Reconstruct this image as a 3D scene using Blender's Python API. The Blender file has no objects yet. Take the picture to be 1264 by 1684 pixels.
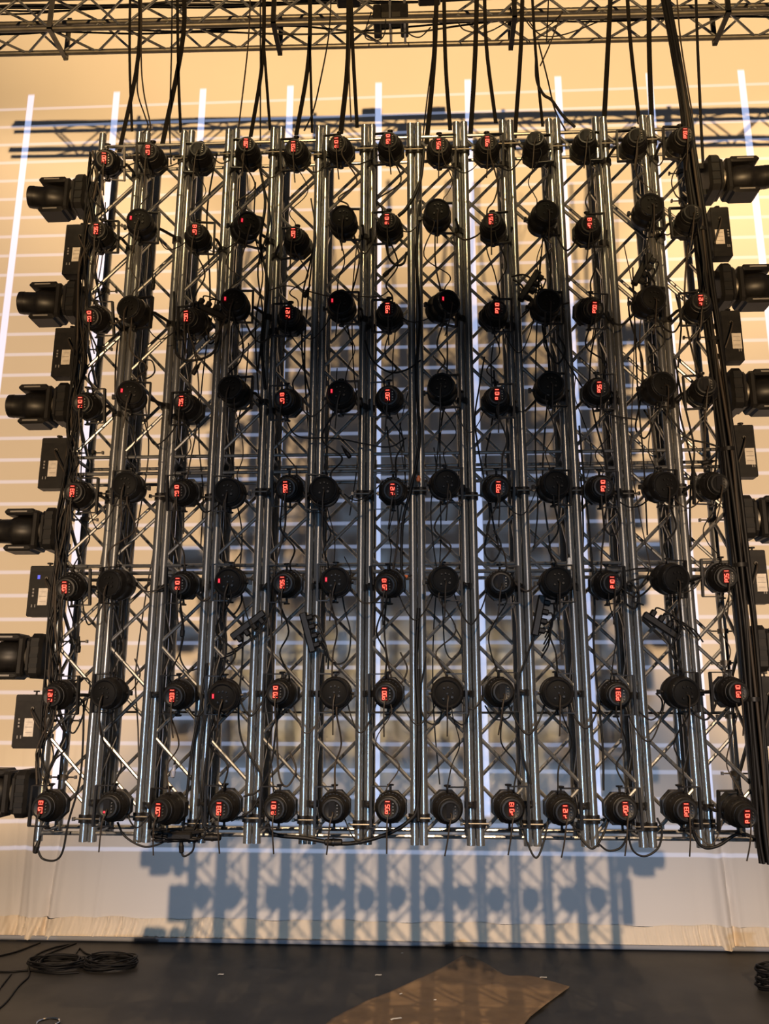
import bpy, math, random
from mathutils import Vector, Matrix
R = math.radians
random.seed(7)
C = bpy.context.scene.collection
scene = bpy.context.scene

# ------------------------------------------------------------------ camera
H = 2.414                                  # camera height above the stage floor
F = 1363.0                                # focal length in pixels of the 1264 x 1684 frame
PITCH, YAW, ROLL = R(13.37), R(2.88), R(.11)
D = 9.5                                   # distance of the backdrop
fw = Vector((-math.sin(YAW)*math.cos(PITCH), math.cos(YAW)*math.cos(PITCH), math.sin(PITCH)))
rt = Vector((math.cos(YAW), math.sin(YAW), 0))
up = rt.cross(fw)
rt, up = math.cos(ROLL)*rt + math.sin(ROLL)*up, math.cos(ROLL)*up - math.sin(ROLL)*rt
CAM = Vector((0, 0, H))
cam = bpy.data.cameras.new('camera'); co = bpy.data.objects.new('camera', cam); C.objects.link(co)
cam.sensor_fit = 'VERTICAL'; cam.sensor_height = 24; cam.lens = F/1684*24
cam.clip_start = .05; cam.clip_end = 300
co.matrix_world = Matrix(((rt.x, up.x, -fw.x, 0), (rt.y, up.y, -fw.y, 0), (rt.z, up.z, -fw.z, H), (0, 0, 0, 1)))
scene.camera = co


def at(px, py, Y):                        # a pixel of the photograph carried out to depth Y
    d = fw*F + rt*(px-632) - up*(py-842)
    return CAM + d*(Y/d.y)


def at_floor(px, py, z=0.0):
    d = fw*F + rt*(px-632) - up*(py-842)
    return CAM + d*((z-H)/d.z)


def proj(p):
    d = p-CAM; k = d.dot(fw)
    return 632+F*d.dot(rt)/k, 842-F*d.dot(up)/k


# ------------------------------------------------------------------ light and exposure
scene.view_settings.view_transform = 'Standard'
scene.view_settings.look = 'None'
scene.view_settings.gamma = 1
scene.view_settings.use_curve_mapping = False
scene.view_settings.exposure = 0.0
w = bpy.data.worlds.new('world'); scene.world = w; w.use_nodes = True
bg = w.node_tree.nodes['Background']
bg.inputs[0].default_value = (.40, .45, .56, 1); bg.inputs[1].default_value = .095


def spot(name, loc, target, watts, color, angle, blend, radius):
    l = bpy.data.lights.new(name, 'SPOT'); l.energy = watts; l.color = color
    l.spot_size = R(angle); l.spot_blend = blend; l.shadow_soft_size = radius
    o = bpy.data.objects.new(name, l); C.objects.link(o); o.location = loc
    o.rotation_euler = (Vector(target)-Vector(loc)).to_track_quat('-Z', 'Y').to_euler()
    return o


WARM = (1.0, .63, .27)
# one house lamp far out in front near stage level, a lamp on a high front bridge, and added fills for sides, column tops and base
HL = (-1.2, -25, H-2.9)
spot('house_lamp', HL, (1.6, 9.5, H+16.7), 77000, WARM, 40, .6, .24)
spot('side_fill', HL, (-5.95, 9.5, H+3.0), 43000, (1.0, .65, .33), 16.0, .35, .28)  # added fill for the left of the cloth, keeps the centre dim
spot('side_fill', HL, (6.2, 9.5, H+3.0), 48000, (1.0, .65, .33), 16.0, .35, .28)  # its twin, added for the right of the cloth
spot('bridge_lamp', (.9, -40, H+19.6), (.4, -20, H-1.5), 88000, (1.0, .72, .48), 51, .24, .30)
spot('front_lamp', (-.2, -10, H+10.2), (-.2, -5, H+.2), 13500, (1.0, .68, .38), 61, .16, .10)
for x in (-1.85, -1.05, -.25, .55, 1.35):      # narrow spots added to put glints on the column tops
    spot('glint_fill', (x*1.3, -25, H+26), (x, 5, H+3.45), 30000, (1.0, .74, .38), 2.0, .3, .22)
spot('cool_fill', (-.5, -20, .7), (0, 9.5, 1.1), 7200, (.42, .66, 1.0), 19, .8, .4)  # added bluish fill for the shaded lower backdrop, stands for no fixture

# ------------------------------------------------------------------ materials
MATS = {}


def mat(name, color, rough=.5, metal=0.0, noise=0.0, scale=30, bump=0.0, spec=.5, emit=None, strength=0.0, stretch=None):
    m = bpy.data.materials.new(name); m.use_nodes = True
    nt = m.node_tree; b = nt.nodes['Principled BSDF']
    b.inputs['Base Color'].default_value = (*color, 1)
    b.inputs['Roughness'].default_value = rough; b.inputs['Metallic'].default_value = metal
    b.inputs['Specular IOR Level'].default_value = spec
    if emit:
        b.inputs['Emission Color'].default_value = (*emit, 1); b.inputs['Emission Strength'].default_value = strength
    if noise or bump:
        tc = nt.nodes.new('ShaderNodeTexCoord'); mp = nt.nodes.new('ShaderNodeMapping')
        nt.links.new(tc.outputs['Object'], mp.inputs[0])
        if stretch: mp.inputs['Scale'].default_value = stretch
        n = nt.nodes.new('ShaderNodeTexNoise'); n.inputs['Scale'].default_value = scale; n.inputs['Detail'].default_value = 5
        nt.links.new(mp.outputs[0], n.inputs['Vector'])
        if noise:
            r = nt.nodes.new('ShaderNodeValToRGB')
            r.color_ramp.elements[0].position = .3; r.color_ramp.elements[1].position = .7
            r.color_ramp.elements[0].color = (*[c*(1-noise) for c in color], 1)
            r.color_ramp.elements[1].color = (*[min(1, c*(1+noise)) for c in color], 1)
            nt.links.new(n.outputs[0], r.inputs[0]); nt.links.new(r.outputs[0], b.inputs['Base Color'])
        if bump:
            bp = nt.nodes.new('ShaderNodeBump'); bp.inputs['Strength'].default_value = bump; bp.inputs['Distance'].default_value = .01
            nt.links.new(n.outputs[0], bp.inputs['Height']); nt.links.new(bp.outputs[0], b.inputs['Normal'])
    MATS[name] = m
    return m


ALU = mat('aluminium_tube', (.29, .29, .28), .27, .85, noise=.22, scale=14, stretch=(1, 1, .15))
STEEL = mat('galvanised_steel', (.12, .11, .095), .45, .8, noise=.2, scale=9)
CHROME = mat('chrome', (.75, .74, .72), .15, 1.0)
BLACK = mat('black_paint', (.007, .0062, .0055), .42, 0.0, spec=.25, noise=.35, scale=25)
GLOSS = mat('black_gloss', (.008, .008, .008), .45, spec=.22)
RUBBER = mat('cable_rubber', (.0045, .004, .0038), .55, spec=.25)
BROWNC = mat('dusty_cable', (.03, .023, .017), .55, spec=.25)
STRAP = mat('strap_webbing', (.0045, .0037, .003), .8, spec=.15, noise=.4, scale=60)
FACE = mat('rear_face', (.006, .0058, .0055), .6, spec=.08)
RING = mat('ring_gloss', (.012, .0115, .011), .22, spec=.4)
PLASTIC = mat('dark_plastic', (.009, .0082, .0075), .45, spec=.25, noise=.25, scale=20)
LABEL = mat('label_paper', (.46, .42, .37), .6, noise=.15, scale=30)
PRINT = mat('grey_print', (.16, .15, .14), .6)
TAPE = mat('white_tape', (.75, .73, .68), .6)
BLUE = mat('blue_lamp', (.05, .06, .4), .4, emit=(.1, .15, 1), strength=.6)
ORANGE = mat('orange_plastic', (.65, .16, .05), .4)
BLUEGREY = mat('pale_connector', (.22, .24, .32), .4)
GLASS = mat('dark_lens', (.01, .01, .014), .06)
WINDOW = mat('display_window', (.03, .003, .003), .55, emit=(1, .02, .01), strength=.025, spec=.08)
WINOFF = mat('dark_window', (.006, .006, .007), .55, spec=.1)
DIGIT = mat('lit_digit', (.6, .05, .03), .4, emit=(1, .085, .055), strength=3.2, spec=.1)
DIM = mat('lit_indicator', (.5, .03, .03), .4, emit=(1, .03, .06), strength=1.6, spec=.1)
MAT_CLOTH = mat('brown_sheet', (.17, .115, .066), .8, noise=.18, scale=6, bump=.25)
FLOORM = mat('stage_floor_paint', (.030, .028, .025), .5, noise=.35, scale=2.2, spec=.25)

# white cyclorama: cloth lit from the front, with the thin grid a rear projector throws on it
m = bpy.data.materials.new('projection_cloth'); m.use_nodes = True
nt = m.node_tree; b = nt.nodes['Principled BSDF']
b.inputs['Base Color'].default_value = (.78, .74, .70, 1); b.inputs['Roughness'].default_value = .9
b.inputs['Specular IOR Level'].default_value = .1
N = nt.nodes.new; L = nt.links.new
tc = N('ShaderNodeTexCoord'); sp = N('ShaderNodeSeparateXYZ'); L(tc.outputs['Object'], sp.inputs[0])


def mth(op, a, bb=None, cc=None):
    n = N('ShaderNodeMath'); n.operation = op
    for i, v in enumerate((a, bb, cc)):
        if v is None: continue
        if isinstance(v, (int, float)): n.inputs[i].default_value = v
        else: L(v, n.inputs[i])
    return n.outputs[0]


def stripe(coord, offset, period, half, soft):
    u = mth('DIVIDE', mth('SUBTRACT', coord, offset), period)
    d_ = mth('MULTIPLY', mth('ABSOLUTE', mth('SUBTRACT', u, mth('ROUND', u))), period)
    mr = N('ShaderNodeMapRange'); mr.inputs[1].default_value = half+soft; mr.inputs[2].default_value = half
    L(d_, mr.inputs[0]); return mr.outputs[0]


def band(coord, lo, hi, soft):
    a = N('ShaderNodeMapRange'); a.inputs[1].default_value = lo-soft; a.inputs[2].default_value = lo+soft; L(coord, a.inputs[0])
    c = N('ShaderNodeMapRange'); c.inputs[1].default_value = hi+soft; c.inputs[2].default_value = hi-soft; L(coord, c.inputs[0])
    return mth('MULTIPLY', a.outputs[0], c.outputs[0])


zc = sp.outputs[2]
ver = mth('MULTIPLY', stripe(sp.outputs[0], -.568, 1.1939, .038, .013), band(zc, H-1.12, H+8.20, .02))
hor = mth('MULTIPLY', stripe(zc, H+.1771, .27852, .0134, .0156), band(zc, H-1.68, H+8.07, .02))
grid = mth('MAXIMUM', ver, mth('MULTIPLY', hor, .36))
L(grid, b.inputs['Emission Strength'])
b.inputs['Emission Color'].default_value = (.38, .47, .74, 1)
nz = N('ShaderNodeTexNoise'); nz.inputs['Scale'].default_value = .7; nz.inputs['Detail'].default_value = 4
L(tc.outputs['Object'], nz.inputs['Vector'])
rp = N('ShaderNodeValToRGB'); rp.color_ramp.elements[0].color = (.72, .685, .65, 1); rp.color_ramp.elements[1].color = (.80, .765, .73, 1)
L(nz.outputs[0], rp.inputs[0]); L(rp.outputs[0], b.inputs['Base Color'])
CLOTH = m
HEMM = mat('hem_cloth', (.86, .74, .58), .9, noise=.06, scale=3, spec=.1)


# ------------------------------------------------------------------ mesh helpers
class MB:
    def __init__(s): s.v = []; s.f = []; s.m = []; s.mi = 0

    def add(s, vs, fs):
        o = len(s.v); s.v += [tuple(x) for x in vs]
        for q in fs: s.f.append(tuple(i+o for i in q)); s.m.append(s.mi)

    def box(s, c, size, M=None):
        c = Vector(c); hx, hy, hz = size[0]/2, size[1]/2, size[2]/2
        vs = [Vector((x*hx, y*hy, z*hz)) for x in (-1, 1) for y in (-1, 1) for z in (-1, 1)]
        if M: vs = [M @ v for v in vs]
        s.add([c+v for v in vs], [(0, 1, 3, 2), (4, 6, 7, 5), (0, 4, 5, 1), (2, 3, 7, 6), (0, 2, 6, 4), (1, 5, 7, 3)])

    def bbox(s, c, size, bev, axis=1):            # a box whose edges along one axis are chamfered
        h = [x/2 for x in size]; a, bb = [i for i in range(3) if i != axis]
        ring = []
        for sa, sb, k in ((1, 1, 0), (1, 1, 1), (-1, 1, 1), (-1, 1, 0), (-1, -1, 0), (-1, -1, 1), (1, -1, 1), (1, -1, 0)):
            ring.append((sa*(h[a]-(bev if k else 0)), sb*(h[bb]-(0 if k else bev))))
        ring = [ring[i] for i in (0, 1, 2, 3, 4, 5, 6, 7)]
        vs = []
        for e, ins in ((-1, bev*.6), (-1, 0), (1, 0), (1, bev*.6)):
            d_ = h[axis] if ins else h[axis]-bev*.6
            for (x, y) in ring:
                p = [0, 0, 0]; kx = 1-ins/h[a]; ky = 1-ins/h[bb]
                p[a] = c[a]+x*kx; p[bb] = c[bb]+y*ky; p[axis] = c[axis]+e*d_; vs.append(p)
        fs = [tuple(range(7, -1, -1)), tuple(range(24, 32))]
        for k in range(3):
            for i in range(8): j = (i+1) % 8; fs.append((k*8+i, k*8+j, k*8+8+j, k*8+8+i))
        s.add(vs, fs)

    def tube(s, pts, r, n=8, caps=True, flat=None):
        pts = [Vector(p) for p in pts]; rings = []
        t0 = (pts[1]-pts[0]).normalized()
        a = Vector((0, 0, 1)) if abs(t0.z) < .9 else Vector((1, 0, 0))
        u = t0.cross(a).normalized()
        for i, p in enumerate(pts):
            t = (pts[min(i+1, len(pts)-1)]-pts[max(i-1, 0)])
            if t.length < 1e-9: t = t0
            t = t.normalized(); u = (u-t*u.dot(t)).normalized(); v = t.cross(u)
            rr = r[i] if isinstance(r, (list, tuple)) else r
            rings.append([p+u*(rr*math.cos(2*math.pi*k/n))+v*(rr*math.sin(2*math.pi*k/n)) for k in range(n)])
        vs = [q for g in rings for q in g]; fs = []
        for i in range(len(pts)-1):
            for k in range(n): j = (k+1) % n; fs.append((i*n+k, i*n+j, i*n+n+j, i*n+n+k))
        if caps: fs += [tuple(range(n-1, -1, -1)), tuple(range((len(pts)-1)*n, len(pts)*n))]
        s.add(vs, fs)

    def cyl(s, a, b_, r, n=10): s.tube([a, b_], r, n)

    def ribbon(s, pts, w_, t_, side=Vector((1, 0, 0)), nrm=Vector((0, -1, 0))):
        pts = [Vector(p) for p in pts]; vs = []
        for p in pts:
            for a, c in ((-1, -1), (1, -1), (1, 1), (-1, 1)): vs.append(p+side*(a*w_/2)+nrm*(c*t_/2))
        fs = [(3, 2, 1, 0), tuple(len(vs)-4+i for i in range(4))]
        for i in range(len(pts)-1):
            for k in range(4): j = (k+1) % 4; fs.append((i*4+k, i*4+j, i*4+4+j, i*4+4+k))
        s.add(vs, fs)

    def lathe(s, prof, n=20, axis='Y', c=(0, 0, 0), rot=0.0, capstart=True, capend=True):
        c = Vector(c); vs = []
        for (h, r) in prof:
            for k in range(n):
                a = 2*math.pi*k/n+rot; x, z = r*math.cos(a), r*math.sin(a)
                vs.append(c+(Vector((x, h, z)) if axis == 'Y' else Vector((h, x, z)) if axis == 'X' else Vector((x, -z, h))))
        fs = []
        for i in range(len(prof)-1):
            for k in range(n): j = (k+1) % n; fs.append((i*n+k, i*n+n+k, i*n+n+j, i*n+j))
        if capstart: fs.append(tuple(range(n)))
        if capend: fs.append(tuple(range(len(prof)*n-1, (len(prof)-1)*n-1, -1)))
        s.add(vs, fs)

    def build(s, name, mats, parent=None, sharp=35, loc=None):
        me = bpy.data.meshes.new(name); me.from_pydata(s.v, [], s.f)
        for mm in (mats if isinstance(mats, (list, tuple)) else [mats]): me.materials.append(mm)
        if any(s.m): me.polygons.foreach_set('material_index', s.m)
        me.update(); me.shade_smooth(); me.set_sharp_from_angle(angle=R(sharp))
        o = bpy.data.objects.new(name, me); C.objects.link(o)
        if parent: o.parent = parent
        if loc is not None: o.location = loc
        return o


LABELS = {}


def tag(o, label, cat, group=None, kind=None):
    o['label'] = label; o['category'] = cat
    if group: o['group'] = group
    if kind: o['kind'] = kind
    if label in LABELS and not group: print('DUP LABEL', label)
    LABELS[label] = 1
    if len(label.replace('-', ' ').split()) > 16: print('LONG', label)
    return o


def thing(name, loc, label, cat, group=None):
    o = bpy.data.objects.new(name, None); C.objects.link(o); o.location = loc; o.empty_display_size = .1
    return tag(o, label, cat, group)


def smooth(pts, n=6):                      # Catmull-Rom through the given points
    pts = [Vector(p) for p in pts]
    if len(pts) < 3: return [pts[0].lerp(pts[-1], i/n) for i in range(n+1)]
    P = [pts[0]*2-pts[1]]+pts+[pts[-1]*2-pts[-2]]; out = []
    for i in range(1, len(P)-2):
        for k in range(n):
            t = k/n; a, b_, c, d_ = P[i-1], P[i], P[i+1], P[i+2]
            out.append(.5*((2*b_)+(c-a)*t+(2*a-5*b_+4*c-d_)*t*t+(3*b_-a-3*c+d_)*t**3))
    out.append(pts[-1]); return out


def cable(name, pts, r, m_, label, cat='cable', group=None, n=6):
    b_ = MB(); b_.tube(smooth(pts), r, n); o = b_.build(name, m_, sharp=80)
    return tag(o, label, cat, group)


def pxs(lst, Y): return [at(p[0], p[1], p[2] if len(p) > 2 else Y) for p in lst]


ORD = ['first', 'second', 'third', 'fourth', 'fifth', 'sixth', 'seventh', 'eighth', 'ninth', 'tenth', 'eleventh', 'twelfth', 'thirteenth']
ROWS = ['top row', 'second row', 'third row', 'fourth row', 'fifth row', 'sixth row', 'seventh row', 'bottom row']

# ------------------------------------------------------------------ floor and backdrop
b = MB(); b.box((0, 8.1, -.05), (14.5, 7.0, .1)); o = b.build('floor', FLOORM); o['kind'] = 'structure'

ZS = .223                                   # height of the seam above the hem strip
XL, XR = -6.9, 6.9


# (place, width, depth, lean) of each fold
FOLDS = [(at(px, 1470, D).x, wd, am, ln) for (px, wd, am, ln) in
         ((-12, .05, .05, 0), (16, .035, -.05, .03), (31, .045, -.07, -.02), (52, .05, .055, .03), (74, .03, -.02, .03), (88, .022, -.045, -.09), (99, .035, .04, -.08), (125, .05, -.015, .03),
          (168, .035, .02, -.06), (1150, .08, -.02, .02), (1180, .055, .075, .05), (1194, .022, -.05, .06), (1206, .03, .02, .04), (1252, .05, .03, .05), (1275, .05, -.04, .02))]


def fold(x, z):                            # wrinkles of the hanging cloth, deepest near the bottom
    k = max(0.0, min(1.0, (2.3-z)/1.9)); y = 0.0
    for cx, wd, am, ln in FOLDS:
        y -= am*k*math.exp(-((x-cx-ln*(1-z))/wd)**2)
    return y - .012*math.sin(x*.9+.4)*k


b = MB(); nx = 620; zs = [ZS+(z/26.0)**1.0*2.2 for z in range(27)]+[3.5, 5.0, 7.0, 14.5]
vs = [(XL+(XR-XL)*i/nx, D+fold(XL+(XR-XL)*i/nx, z)+.004*math.sin(XL+i*.21)*(1 if j == 0 else 0), z) for j, z in enumerate(zs) for i in range(nx+1)]
fs = [(j*(nx+1)+i, j*(nx+1)+i+1, (j+1)*(nx+1)+i+1, (j+1)*(nx+1)+i) for j in range(len(zs)-1) for i in range(nx)]
bd = thing('backdrop', (0, 0, 0), 'huge pale stage backdrop cloth hanging behind the truss wall, marked with a thin white grid', 'backdrop')
b.add(vs, fs); b.build('cloth', CLOTH, bd, 60)
b = MB(); zz = [.02, .05, .09, .13, .18, ZS+.012]; vs = []; nx2 = 2400


def hemy(x, z):
    side = 1.0 if (x < -1.9 or x > 2.0) else .0
    e = min(1, max(0, (abs(x-.05)-1.9)/.5))
    xs = x-(.35 if x < 0 else -.22)*z
    p = (.015*math.sin(xs*118+1.5*math.sin(xs*3.1))+.008*math.sin(xs*71+1))*e*(.7+.3*math.sin(xs*7))
    return D-.02+fold(x, z)*1.0+p*min(1, (z+.02)*14, (ZS+.03-z)*14)-(.05 if z < .05 else .0)*0


for z in zz:
    for i in range(nx2+1):
        x = XL+(XR-XL)*i/nx2
        top = .008*math.sin(x*5)+.006*math.sin(x*13+1) if z > ZS else 0
        vs.append((x, hemy(x, z), z+top))
fs = [(j*(nx2+1)+i, j*(nx2+1)+i+1, (j+1)*(nx2+1)+i+1, (j+1)*(nx2+1)+i) for j in range(len(zz)-1) for i in range(nx2)]
b.add(vs, fs); o = b.build('hem', HEMM, bd, 60); o['label'] = 'gathered cream hem strip along the bottom'
b = MB(); b.cyl((XL, D-.035, .03), (XR, D-.035, .03), .024, 12); o = b.build('bottom_pipe', mat('pipe_pocket', (.30, .31, .34), .7), bd)

# ------------------------------------------------------------------ truss columns
P = .318; X0 = -2.303; W = .265; TR = .025
YF, YB = 4.99, 4.99+W                       # front and back chord planes
ZB, ZT = H-.746, H+3.954                    # bottom and top ends
xr = [X0+(i+1)*P for i in range(13)]        # right chords
xl = [x-W for x in xr]                      # left chords


def copy_tree(o, parent=None):
    c = o.copy(); C.objects.link(c)
    if parent: c.parent = parent
    for ch in list(o.children): copy_tree(ch, c)
    return c


def make_truss():
    root = thing('truss_column', (0, 0, 0), 'proto', 'truss', 'tall aluminium truss columns')
    hh = ZT-ZB
    for x in (0, W):
        for y in (0, W):
            b_ = MB(); zo = .0
            b_.tube([(x, y, 0), (x, y, hh)], TR, 14)
            for zj in (2.30,): b_.tube([(x, y, zj-.05), (x, y, zj+.05)], TR*1.12, 14)   # spigot sleeves at the joint
            b_.build('chord', ALU, root)
    rung = [.045, 1.56, 1.605, 2.20, 2.31, hh-.10]
    for z in rung:
        for a, c in (((0, 0), (W, 0)), ((0, W), (W, W)), ((0, 0), (0, W)), ((W, 0), (W, W))):
            b_ = MB(); b_.cyl((a[0], a[1], z), (c[0], c[1], z), .0115, 8); b_.build('rung', ALU, root)
    spans = [(.06, 2.19, 8), (2.33, hh-.12, 8)]
    for z0, z1, n in spans:
        dz = (z1-z0)/n
        for face, (a, c) in enumerate((((0, 0), (W, 0)), ((W, W), (0, W)), ((0, W), (0, 0)), ((W, 0), (W, W)))):
            for k in range(n):
                p, q = (a, c) if k % 2 == 0 else (c, a)
                b_ = MB(); b_.cyl((p[0], p[1], z0+k*dz), (q[0], q[1], z0+(k+1)*dz), .0110, 8)
                b_.build('brace', ALU, root)
    return root


tp = make_truss()
trusses = []
for i in range(13):
    t = tp if i == 0 else copy_tree(tp)
    t.location = (xl[i], YF, ZB)
    nm = {0: 'leftmost aluminium truss column of the wall, cables taped along its left edge', 6: 'middle aluminium truss column of thirteen, seventh from either side',
          12: 'rightmost aluminium truss column of the wall, behind the thick black cable loom'}.get(
        i, 'aluminium truss column, %s of thirteen counted from the left' % ORD[i])
    t['label'] = nm; trusses.append(t)

# couplers that hold neighbouring columns together
def make_coupler():
    r = thing('coupler', (0, 0, 0), 'proto', 'clamp', 'couplers between truss columns')
    for sx in (-1, 1):
        b_ = MB(); b_.lathe([(-.022, .026), (-.022, .035), (.022, .035), (.022, .026)], 14, 'Z', (sx*.0265, 0, 0), capstart=False, capend=False); b_.build('collar', BLACK, r)
    b_ = MB(); b_.cyl((-.075, -.03, 0), (.075, -.03, 0), .006, 8); b_.box((-.08, -.03, 0), (.014, .02, .02)); b_.box((.08, -.03, 0), (.014, .02, .02)); b_.build('bolt', STEEL, r)
    return r


cp = make_coupler(); first = True
for lv, zoff, nm in ((0, -.62, 'near the bottom'), (1, 1.30, 'at mid height'), (2, 3.74, 'near the top')):
    for i in range(12):
        c = cp if first else copy_tree(cp); first = False
        c.location = (xr[i]+.0265, YF, H+zoff+(.02*math.sin(i*2.3+lv)))
        c['label'] = 'black coupler joining the %s and %s truss columns %s' % (ORD[i], ORD[i+1], nm)

# long pipes tied across the columns
def pipe(name, x0, x1, y, z0, z1, r, m_, label, cat='pipe'):
    b_ = MB(); b_.tube([(x0, y, z0), (x1, y, z1)], r, 10); return tag(b_.build(name, m_), label, cat)


pipe('steel_pipe', xl[0]+.1, xr[12]-.02, YF+.13, H+3.86, H+3.88, .011, BLACK, 'dark horizontal pipe running across the tops of the columns')
pipe('tie_bar', xr[0]-.1, xr[12], YB+.035, H-.022, H-.02, .007, BLACK, 'thin dark bar running behind the columns below the seventh row of lights')

# ------------------------------------------------------------------ stage lights
SEG = {'0': 'abcdef', '1': 'bc', '2': 'abdeg', '3': 'abcdg', '4': 'bcfg', '5': 'acdfg', '6': 'acdefg', '7': 'abc', '8': 'abcdefg', '9': 'abcdfg', 'A': 'abcefg', 'd': 'bcdeg'}


def digits(text):                          # four seven-segment figures, the whole display turned on its side
    b_ = MB(); cw, chh = .0115, .0215; t = .0036
    for i, ch in enumerate(text):
        ox = (i-1.5)*.0165
        for s_ in SEG[ch]:
            c, sz = {'a': ((0, chh/2), (cw, t)), 'd': ((0, -chh/2), (cw, t)), 'g': ((0, 0), (cw, t)), 'b': ((cw/2, chh/4), (t, chh/2)),
                     'c': ((cw/2, -chh/4), (t, chh/2)), 'e': ((-cw/2, -chh/4), (t, chh/2)), 'f': ((-cw/2, chh/4), (t, chh/2))}[s_]
            u, v = ox+c[0], c[1]
            b_.box((-v, 0, u), (sz[1], .002, sz[0]))     # turned a quarter
    return b_


def light_a(text, lit=True):
    r = thing('stage_light', (0, 0, 0), 'proto', 'stage light', 'black stage lights on the truss wall')
    b_ = MB()
    b_.lathe([(-.088, .056), (-.086, .062), (-.080, .066), (-.066, .068), (-.060, .074), (-.030, .082), (-.026, .085), (-.018, .085), (-.014, .082), (.012, .084), (.03, .080)], 24)
    for k in range(9):
        a = math.pi*(.18+.08*k); b_.box((.0755*math.cos(a), -.048, .0755*math.sin(a)), (.005, .020, .010), Matrix.Rotation(-a, 3, 'Y'))
    b_.build('body', BLACK, r)
    b_ = MB(); b_.lathe([(.018, .080), (.020, .091), (.062, .094), (.066, .078)], 8, rot=math.pi/8, capstart=False); b_.build('front_rim', BLACK, r, 20)
    b_ = MB(); b_.lathe([(-.113, .040), (-.117, .046), (-.116, .055), (-.106, .059), (-.087, .060)], 24, capend=False); b_.build('rear_cap', GLOSS, r)
    b_ = MB(); b_.box((-.004, -.1165, .004), (.034, .004, .074)); d_ = b_.build('display', WINDOW if lit else WINOFF, r)
    if lit:
        b_ = digits(text); o_ = b_.build('digits', DIGIT, d_); o_.location = (-.004, -.1195, .004)
        o_['label'] = 'glowing red digits'
    for k in range(4):
        b_ = MB(); b_.lathe([(-.122, .0035), (-.116, .0045)], 8, c=(.026, 0, -.024+k*.016), capend=False); b_.build('button', STEEL, r)
    knobs(r); pigtail(r, random.uniform(-.02, .02)); return r


def light_b(dim):
    r = thing('stage_light', (0, 0, 0), 'proto', 'stage light', 'black stage lights on the truss wall')
    b_ = MB()
    b_.lathe([(-.100, .073), (-.094, .080), (-.06, .087), (-.056, .090), (-.046, .090), (-.042, .088), (.0, .091), (.004, .094), (.016, .094), (.02, .090), (.07, .078), (.074, .066)], 28)
    b_.build('body', BLACK, r)
    b_ = MB(); b_.lathe([(-.098, .078), (-.110, .079), (-.114, .074), (-.110, .068), (-.106, .066)], 28, capstart=False, capend=False); b_.build('rear_ring', RING, r)
    b_ = MB(); b_.lathe([(-.112, .02), (-.110, .05), (-.104, .068)], 28, capend=False); b_.build('rear_cap', FACE, r)
    b_ = MB()
    for (x, z, rr) in ((-.018, .03, .006), (.004, .034, .006), (.024, .028, .005), (-.022, -.028, .007), (.0, .0, .006), (.026, -.02, .009), (.03, .004, .004)):
        b_.lathe([(-.119, rr*.8), (-.110, rr)], 10, c=(x, 0, z), capend=False)
    b_.build('sockets', PLASTIC, r)
    if dim:
        b_ = MB(); b_.box((-.05, -.1105, .006), (.018, .006, .034)); d_ = b_.build('display', WINDOW, r)
        b_ = MB(); b_.box((-.05, -.1145, .006), (.009, .003, .022)); o_ = b_.build('indicator', DIM, d_); o_['label'] = 'small glowing red indicator'
    knobs(r); pigtail(r, random.uniform(-.02, .02)); return r


def knobs(r):
    for s_ in (-1, 1):
        b_ = MB(); b_.cyl((0, -.01, s_*.082), (0, -.01, s_*.112), .007, 8); b_.lathe([(0, .018), (.008, .020), (.010, .012)], 10, 'Z', (0, -.01, s_*.112 if s_ > 0 else -.122)); b_.build('knob', BLACK, r)


def pigtail(r, dx):
    b_ = MB(); b_.tube(smooth([(0, -.112, -.01), (.004, -.135, -.02), (dx*.5, -.145, -.07), (dx, -.13, -.15), (dx*1.6, -.10, -.23)], 5), .0042, 6); b_.build('power_lead', BROWNC, r)


def yoke(r, s_):
    b_ = MB(); h = .108
    b_.box((s_*.108, -.008, 0), (.012, .026, 2*h)); b_.box((s_*.052, -.008, h), (.116, .024, .006)); b_.box((s_*.052, -.008, -h), (.116, .024, .006))
    b_.build('yoke', BLACK, r)


TEXTS = ['A001', 'd001', 'A010', 'd013', 'A031', 'A051', 'd121', 'A101']
protoA = [(light_a(t)) for t in TEXTS]
protoAoff = light_a('0000', False); protoB = light_b(False); protoBd = light_b(True)

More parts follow.
